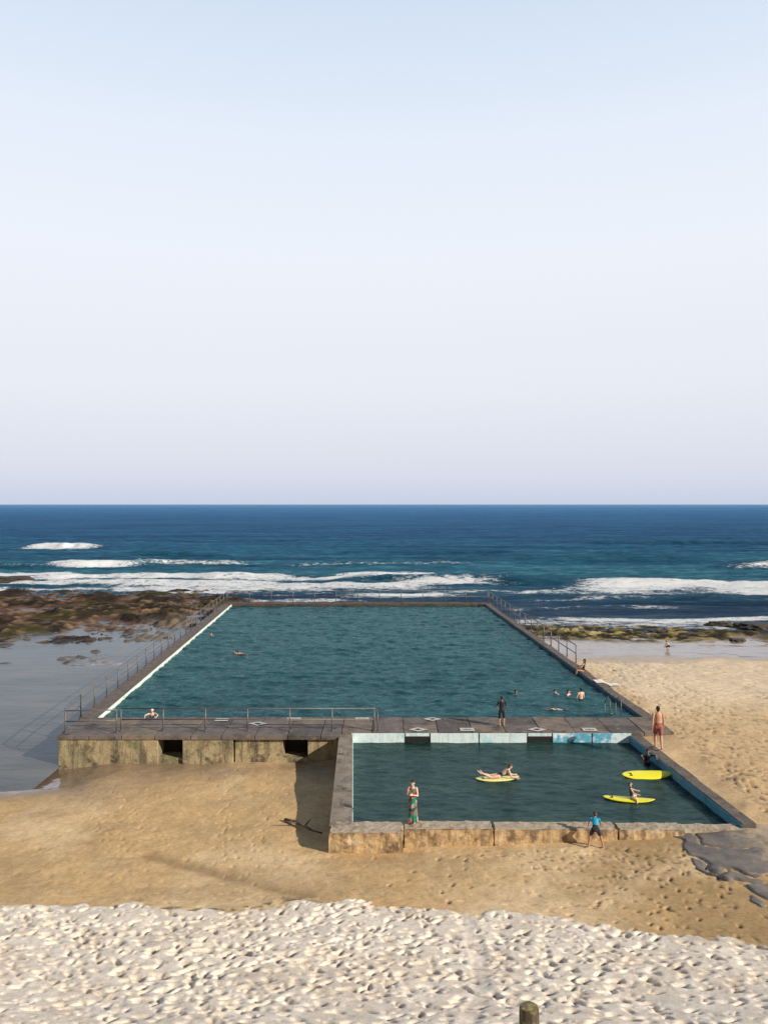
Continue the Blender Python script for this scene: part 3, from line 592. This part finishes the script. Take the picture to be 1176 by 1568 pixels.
# ---------------- people
def person(name,loc,yaw,height,pose,mats,anchor='feet',outfit='shorts',hair='short'):
    s=height/1.75; V=Vector; prims=[]
    def nrm(v): return V(v).normalized()
    lat=nrm(pose.get('lat',(1,0,0))); lats=nrm(pose.get('lats',pose.get('lat',(1,0,0))))
    T=nrm(pose.get('torso',(0,0,1))); Hd=nrm(pose.get('head',tuple(T))); fw=V(pose.get('face',(0,1,0)))
    fw=(fw-Hd*fw.dot(Hd)).normalized(); hl=fw.cross(Hd).normalized()
    def cap(a,b,ra,rb,tag,l=None,flat=1.0): prims.append((V(a),V(b),ra,rb,tag,V(l) if l is not None else lat,flat))
    pel=V((0,0,0)); fem=pose.get('fem',0)
    tt={'shorts':'skin','wetsuit':'suit','rash':'top','dress':'dress','bikini':'skin','suit1':'suit'}[outfit]
    leg={'wetsuit':'suit'}.get(outfit,'skin'); arm={'wetsuit':'suit','rash':'top'}.get(outfit,'skin')
    pt={'shorts':'bottom','rash':'bottom','bikini':'suit','suit1':'suit','wetsuit':'suit','dress':'dress'}[outfit]
    cap(pel-T*.03,pel+T*.07,.152,.145,pt,lat,.68)
    cap(pel+T*.08,pel+T*.2,.137-.012*fem,.13-.015*fem,tt,lat,.68)
    cap(pel+T*.22,pel+T*.39,.135,.155-.01*fem,tt,lats,.66)
    nb_=pel+T*.50; sw=.165-.02*fem
    cap(pel+T*.45-lats*sw*.8,pel+T*.45+lats*sw*.8,.058,.058,tt if outfit!='dress' else 'skin',T,.9)
    if fem and outfit!='dress': 
        f2=(fw-T*fw.dot(T)).normalized()
        for q in(-1,1): cap(pel+T*.33+lats*q*.065+f2*.07,pel+T*.32+lats*q*.065+f2*.085,.055,.05,'suit')
    hc=nb_+Hd*.155
    cap(nb_-T*.04,hc-Hd*.03,.056,.05,'skin')
    cap(hc+Hd*.035-fw*.015,hc+Hd*.03+fw*.01,.083,.08,'skin',hl,.95)
    cap(hc-Hd*.0+fw*.018,hc-Hd*.055+fw*.03,.068,.046,'skin',hl,.95)
    cap(hc+fw*.09+Hd*.012,hc+fw*.112-Hd*.022,.010,.015,'skin')
    for q in(-1,1): cap(hc+hl*q*.082+Hd*.01,hc+hl*q*.086-Hd*.02,.018,.012,'skin')
    cap(hc+Hd*.058-fw*.028,hc+Hd*.05-fw*.0,.086,.083,'hair',hl,.95)
    cap(hc+Hd*.03-fw*.05,hc-Hd*.035-fw*.05,.07,.055,'hair',hl,.9)
    if hair=='long':
        cap(hc-fw*.055,hc-Hd*.22-fw*.075,.07,.05,'hair',hl,.6)
    for sd,sg in(('l',-1),('r',1)):
        sh=pel+T*.455+lats*sg*(sw+.01); ua=nrm(pose.get('ua_'+sd,(sg*.16,-.03,-1))); fa=nrm(pose.get('fa_'+sd,(sg*.05,.14,-1)))
        el=sh+ua*.29; wr_=el+fa*.25
        cap(sh,sh+ua*.12,.056,.050,arm if outfit!='wetsuit' else 'suit'); cap(sh+ua*.12,el,.048,.036,arm if outfit in('wetsuit',) else ('top' if outfit=='rash' else 'skin'))
        cap(el,el+fa*.09,.037,.038,'skin'); cap(el+fa*.09,wr_,.037,.024,'skin')
        hd=nrm(pose.get('hd_'+sd,tuple(fa))); side=hd.cross(V((sg,0,0.01))); 
        if side.length<.2: side=hd.cross(V((0,0,1)))
        side.normalize(); nn=hd.cross(side).normalized()*(-sg)
        cap(wr_,wr_+hd*.075,.026,.036,'skin',side,.5)
        for q,(ln) in enumerate((.060,.070,.066,.052)):
            o=wr_+hd*.08+side*(.030-.020*q); m1=o+(hd+nn*.15).normalized()*ln*.5; m2=m1+(hd+nn*.6).normalized()*ln*.5
            cap(o-hd*.02,m1,.0105,.0095,'skin'); cap(m1,m2,.0095,.0085,'skin')
        o=wr_+hd*.02+side*.022; m1=o+(hd*.6+side*.8).normalized()*.045; cap(o,m1,.014,.012,'skin'); cap(m1,m1+(hd+side*.2).normalized()*.035,.012,.010,'skin')
        hp=pel-T*.04+lat*sg*.088; th=nrm(pose.get('th_'+sd,(sg*.05,.02,-1))); sk=nrm(pose.get('sh_'+sd,(0,-.04,-1)))
        kn=hp+th*.41; an=kn+sk*.40
        cap(hp,hp+th*.2,.084,.076,leg); cap(hp+th*.2,kn,.075,.053,leg)
        cap(kn,kn+sk*.13,.053,.054,'skin'); cap(kn+sk*.13,an,.052,.034,'skin')
        if outfit in('shorts','rash'): cap(hp,hp+th*.26,.097,.092,'bottom')
        if outfit=='wetsuit': cap(hp+th*.1,kn+sk*.03,.086,.06,'suit')
        ft=pose.get('ft_'+sd); 
        if ft is None:
            ft=V((0,1,-.12)); ft=ft-sk*ft.dot(sk)*.6
        ft=nrm(ft)
        cap(an-ft*.04+sk*.03,an+ft*.06+sk*.035,.034,.034,'skin',lat,1); cap(an+ft*.05+sk*.04,an+ft*.15+sk*.052,.036,.026,'skin',lat,.8)
        for q in range(3): cap(an+ft*.15+sk*.055+lat*(q-1)*.02,an+ft*.185+sk*.055+lat*(q-1)*.024,.013,.011,'skin')
    if outfit=='dress':
        zb=-.80
        cap(pel+T*.05,pel-T*.2,.165,.175,'dress',lat,.8); cap(pel-T*.2,pel+V((0,0,zb)),.178,.20,'dress',lat,.8)
        for q in range(9):
            a=2*math.pi*q/9; o=V((math.cos(a)*.17,math.sin(a)*.13,0)); cap(pel+o*.8+V((0,0,-.1)),pel+o*1.15+V((0,0,zb-.09)),.022,.035,'dress')
    vs=[];fs=[]; n=12
    for a,b,ra,rb,tag,l,fl in prims:
        d_=(b-a)
        if d_.length<1e-5: d_=V((0,0,1e-4))
        d_=d_.normalized(); u_=l-d_*l.dot(d_)
        if u_.length<.15: u_=d_.orthogonal()
        u_.normalize(); w_=d_.cross(u_); o=len(vs); rg=[]
        for c,r_,dirs in((a,ra,-1),(b,rb,1)):
            aa=[80,55,28,0] if dirs<0 else [0,28,55,80]
            for g in aa:
                g=math.radians(g); rg.append((c+d_*dirs*math.sin(g)*r_,r_*math.cos(g)))
        for c,r_ in rg:
            for k in range(n):
                t=2*math.pi*k/n; vs.append(tuple((c+u_*math.cos(t)*r_+w_*math.sin(t)*r_*fl)*s))
        R_=len(rg)
        for j in range(R_-1):
            for k in range(n): fs.append((o+j*n+k,o+j*n+(k+1)%n,o+(j+1)*n+(k+1)%n,o+(j+1)*n+k))
        fs.append(tuple(o+k for k in range(n))[::-1]); fs.append(tuple(o+(R_-1)*n+k for k in range(n)))
    me=bpy.data.meshes.new('tmp'); me.from_pydata(vs,[],fs); me.update()
    ob=bpy.data.objects.new('tmp',me); sc.collection.objects.link(ob)
    rm=ob.modifiers.new('r','REMESH'); rm.mode='VOXEL'; rm.voxel_size=.0095*s; rm.use_smooth_shade=True
    sm=ob.modifiers.new('s','SMOOTH'); sm.factor=.5; sm.iterations=2
    dg=bpy.context.evaluated_depsgraph_get(); m2=bpy.data.meshes.new_from_object(ob.evaluated_get(dg)); bpy.data.objects.remove(ob)
    m2.name=name
    npoly=len(m2.polygons); cc=np.empty(npoly*3); m2.polygons.foreach_get('center',cc); cc=cc.reshape(-1,3)/s
    best=np.full(npoly,1e9); idx=np.zeros(npoly,int); tags=['skin','hair','top','bottom','suit','dress','eye','lip']
    for a,b,ra,rb,tag,l,fl in prims:
        a_=np.array(a);b_=np.array(b); d_=b_-a_; L=max(d_@d_,1e-9); t=np.clip(((cc-a_)@d_)/L,0,1); pnt=a_+t[:,None]*d_
        df=cc-pnt
        if fl<1:
            dn=d_/math.sqrt(L); ln_=np.array(l); u_=ln_-dn*(ln_@dn); 
            if np.linalg.norm(u_)>.15:
                u_/=np.linalg.norm(u_); w_=np.cross(dn,u_); pw=df@w_; df=df+np.outer(pw*(1/fl-1),w_)
        dd=np.linalg.norm(df,axis=1)-(ra+(rb-ra)*t)
        m_=dd<best-1e-4; best[m_]=dd[m_]; idx[m_]=tags.index(tag)
    for q in(-1,1):
        e_=np.array(hc+hl*q*.032+fw*.082+Hd*.018); idx[np.linalg.norm(cc-e_,axis=1)<.014]=6
    e_=np.array(hc+fw*.085-Hd*.052); dl=cc-e_; idx[(np.abs(dl@np.array(hl))<.026)&(np.linalg.norm(dl,axis=1)<.028)&(np.abs(dl@np.array(Hd))<.009)]=7
    m2.materials.clear()
    dflt={'skin':M_skin,'hair':M_hair,'top':M_rash,'bottom':M_short2,'suit':M_wet,'dress':M_dress,'eye':M_eye,'lip':M_lip}; dflt.update(mats)
    for t_ in tags: m2.materials.append(dflt[t_])
    m2.polygons.foreach_set('material_index',idx.astype(np.int32)); m2.update()
    ob=bpy.data.objects.new(name,m2); sc.collection.objects.link(ob)
    cv=np.empty(len(m2.vertices)*3); m2.vertices.foreach_get('co',cv); zmin=cv[2::3].min()
    ob.location=(loc[0],loc[1],loc[2]-(zmin if anchor=='feet' else 0)); ob.rotation_euler=(0,0,yaw)
    return ob
rad=math.radians
walk=dict(torso=(0,.05,1),th_l=(0,.38,-1),sh_l=(0,-.02,-1),th_r=(0,-.22,-1),sh_r=(0,-.42,-1),ua_l=(-.2,-.35,-1),fa_l=(-.05,-.1,-1),ua_r=(.2,.3,-1),fa_r=(.05,.55,-1))
x,y=P(1008,1147,-.1); person('man_walking',(x-.02,y,-.09 if x<lerpx(spNR,spFR,y)+.5 else gz(x,y)-.01),rad(-8),1.9,walk,{'skin':M_skin,'bottom':M_short,'hair':M_hair})
x,y=P(768,1112,0); person('boy_in_wetsuit',(x,y,.012),rad(10),1.46,dict(th_l=(-.10,.02,-1),th_r=(.12,.05,-1),ua_l=(-.45,.1,-1),fa_l=(.35,.5,-.5),ua_r=(.42,.1,-1),fa_r=(-.3,.5,-.5)),{},outfit='wetsuit')
x,y=P(632,1262,-.17); person('woman_in_patterned_dress',(x,y+.02,-.15),rad(160),1.42,dict(fem=1,torso=(0,-.02,1),head=(0,.12,1),ua_l=(-.25,.15,-1),fa_l=(.55,.7,.25),ua_r=(.25,.15,-1),fa_r=(-.35,.6,.75)),{'skin':M_skin2},outfit='dress',hair='long')
x,y=P(908,1290,-.5); person('child_in_blue_rash_vest',(x,25.22,gz(x,25.22)),rad(-12),1.25,dict(torso=(0,.80,.62),head=(0,.55,.8),face=(0,1,-.5),ua_l=(-.30,.60,-.75),fa_l=(-.05,.65,-.75),ua_r=(.30,.60,-.75),fa_r=(.05,.65,-.75),th_l=(-.38,.25,-1),sh_l=(-.2,-.35,-1),th_r=(.40,.30,-1),sh_r=(.25,-.25,-1)),{'skin':M_skin3},outfit='rash')
x,y=P(761,1193,WS); board('surfboard',x,y,WS+.01,1.75,.55,rad(4),M_yel2)
prone=dict(torso=(0,.86,.5),lat=(1,0,0),head=(0,.45,.9),face=(0,1,0),ua_l=(-.2,.4,-.9),fa_l=(-.05,.9,-.15),ua_r=(.2,.4,-.9),fa_r=(.05,.9,-.15),th_l=(-.1,-1,-.06),sh_l=(-.04,-1,.25),th_r=(.1,-1,-.06),sh_r=(.04,-.9,.45),ft_l=(0,-.7,.6),ft_r=(0,-.6,.8),fem=1)
person('girl_lying_on_surfboard',(x+.1,y,WS+.16),rad(-86),1.5,prone,{'skin':M_skin2,'hair':M_hair2},'pelvis','bikini','long')
x,y=P(990,1189,WS); board('surfboard.001',x,y,WS+.06,2.05,.66,rad(3),M_yel,rad(12))
sit=dict(torso=(0,-.12,1),th_l=(-.3,.95,.1),sh_l=(0,.2,-1),th_r=(.3,.95,.1),sh_r=(0,.2,-1),ua_l=(-.5,.5,-.7),fa_l=(0,1,-.2),ua_r=(.5,.5,-.7),fa_r=(0,1,-.2))
x2,y2=P(992,1172,WS); person('swimmer_with_surfboard',(x2,y2+.15,WS+.05),rad(175),1.45,dict(sit,th_l=(-.2,.3,-1),th_r=(.2,.3,-1),torso=(0,.25,1),ua_l=(-.6,.7,.1),fa_l=(.1,1,-.1),ua_r=(.6,.7,.1),fa_r=(-.1,1,-.1)),{'skin':M_skin3},'pelvis','wetsuit')
x,y=P(962,1225,WS); board('surfboard.002',x,y,WS+.02,1.85,.52,rad(-14),M_yel)
person('child_sitting_on_surfboard',(x+.12,y+.02,WS+.15),rad(-104),1.15,dict(sit,th_l=(-.8,.6,-.15),th_r=(.8,.6,-.15),sh_l=(-.1,.1,-1),sh_r=(.1,.1,-1)),{'skin':M_skin2,'hair':M_hair2},'pelvis','suit1')
def inwater(name,px,py,dz,yaw,h,pose,mats,outfit='shorts',hair='short'):
    x,y=P(px,py,WM); return person(name,(x,y,WM+dz),rad(yaw),h,pose,mats,'pelvis',outfit,hair)
tread=dict(torso=(0,.15,1),ua_l=(-.9,.4,-.4),fa_l=(-.3,1,-.1),ua_r=(.9,.4,-.4),fa_r=(.3,1,-.1),th_l=(-.2,.5,-1),th_r=(.2,.3,-1))
inwater('swimmer',325,973,-.46,150,1.7,tread,{})
crawl=dict(torso=(0,1,.12),head=(0,1,.35),face=(0,.5,-1),ua_l=(-.3,.9,.5),fa_l=(.1,1,-.4),ua_r=(.3,-.9,-.1),fa_r=(.1,-1,0),th_l=(-.05,-1,-.1),sh_l=(0,-1,.1),th_r=(.05,-1,-.2),sh_r=(0,-1,0),ft_l=(0,-1,-.1),ft_r=(0,-1,-.1))
inwater('swimmer',371,1003,-.02,40,1.75,crawl,{})
inwater('swimmer',788,1062,-.52,200,1.7,tread,{'skin':M_skin3})
inwater('swimmer',855,1062,-.33,120,1.5,dict(tread,torso=(0,.5,.9)),{'skin':M_skin2})
inwater('swimmer',868,1064,-.36,-120,1.5,tread,{'skin':M_skin2},'bikini','long')
inwater('bather_standing',889,1073,.0,20,1.6,dict(ua_l=(-.3,.2,-1),ua_r=(.3,.2,-1),fa_l=(.2,.6,-.6),fa_r=(-.2,.6,-.6)),{'skin':M_skin2})
inwater('swimmer',864,1088,-.05,75,1.55,crawl,{'skin':M_skin2})
person('bather_at_pool_edge',(P(235,1100,WM)[0],39.15,-.32),rad(185),1.55,dict(torso=(0,.3,1),ua_l=(-.7,.8,-.1),fa_l=(.1,1,-.2),ua_r=(.7,.8,-.1),fa_r=(-.1,1,-.2),fem=1),{'skin':M_skin2,'hair':M_towel},'pelvis','bikini')
x=lerpx(mpNR,mpFR,49.5)+.12; person('woman_sitting_on_wall',(x+.15,49.2,.08),rad(70),1.6,dict(sit,fem=1),{'skin':M_skin},'pelvis','suit1','long')
tw=MB(); n=16; vs=[]
for j in range(n+1):
    for i in range(n+1):
        xx=12.45+1.5*i/n; yy=45.9+.85*j/n+.25*i/n
        we=lerpx(mpNR,mpFR,yy)+.57
        zz=0 if xx<we else max(gz(xx,yy)+.03, -.0-(xx-we)*.6)
        vs.append((xx,yy,zz+.015+.03*float(vn(np.array([i*.6]),np.array([j*.6]),3)[0])))
tw.add(vs,[(j*(n+1)+i,j*(n+1)+i+1,(j+1)*(n+1)+i+1,(j+1)*(n+1)+i) for j in range(n) for i in range(n)],0)
tw.obj('beach_towel',[M_towel],0,True)
x,y=P(1024,993,-1.1); person('child_crouching_on_beach',(x,y,gz(x,y)),rad(40),1.1,dict(torso=(0,.6,.8),th_l=(-.2,1,-.1),sh_l=(0,-.6,-.9),th_r=(.2,1,-.1),sh_r=(0,-.6,-.9),ua_l=(-.1,.6,-.9),ua_r=(.1,.6,-.9)),{'bottom':M_short2},'feet','shorts')
# ---------------- light
EL=27
td=Vector((-.85*math.cos(rad(EL)),.53*math.cos(rad(EL)),-math.sin(rad(EL)))).normalized()
sl=bpy.data.lights.new('sun','SUN'); sl.energy=5.0; sl.angle=rad(.5); sl.color=(1,.91,.77)
so=bpy.data.objects.new('sun',sl); so.rotation_euler=td.to_track_quat('-Z','Y').to_euler(); so.location=(40,-30,40); sc.collection.objects.link(so)
w=bpy.data.worlds.new('World'); sc.world=w; w.use_nodes=True; nt=w.node_tree; bg=nt.nodes['Background']
sk=N(nt,'ShaderNodeTexSky'); sk.sky_type='NISHITA'; sk.sun_disc=False; sk.sun_elevation=rad(EL); sk.sun_rotation=rad(122); sk.air_density=1; sk.dust_density=2
tc=N(nt,'ShaderNodeTexCoord'); sp=N(nt,'ShaderNodeSeparateXYZ'); nt.links.new(tc.outputs['Generated'],sp.inputs[0])
rp=ramp(nt,[(0,(.58,.65,.80)),(.04,(.70,.73,.84)),(.14,(.81,.83,.90)),(.30,(.86,.90,.97)),(.42,(.80,.87,.97)),(.56,(.64,.75,.91)),(.66,(.25,.38,.58)),(.8,(.08,.16,.32)),(1,(.05,.12,.28))],sp.outputs['Z'])
mr=N(nt,'ShaderNodeMapRange'); nt.links.new(sp.outputs['Y'],mr.inputs[0]); mr.inputs[1].default_value=-.3; mr.inputs[2].default_value=.5; mr.inputs[3].default_value=2.0; mr.inputs[4].default_value=10.5
vm=N(nt,'ShaderNodeVectorMath',operation='SCALE'); nt.links.new(rp.outputs[0],vm.inputs[0]); nt.links.new(mr.outputs[0],vm.inputs['Scale'])
o=mix(nt,.92,sk.outputs[0],vm.outputs[0]); nt.links.new(o,bg.inputs['Color']); bg.inputs['Strength'].default_value=.1
# ---------------- camera
cd=bpy.data.cameras.new('camera'); cam=bpy.data.objects.new('camera',cd); sc.collection.objects.link(cam)
cd.sensor_fit='VERTICAL'; cd.sensor_height=36; cd.lens=36*1200/1568; cd.shift_y=-12/1568; cd.clip_end=60000; cd.clip_start=.1
cam.location=(0,0,HC); cam.rotation_euler=(math.pi/2,0,0); sc.camera=cam
if INSPECT:
    k=2.9; cd.lens*=k; cd.shift_x=(845-588)*k/1568; cd.shift_y=-(1170-772)*k/1568
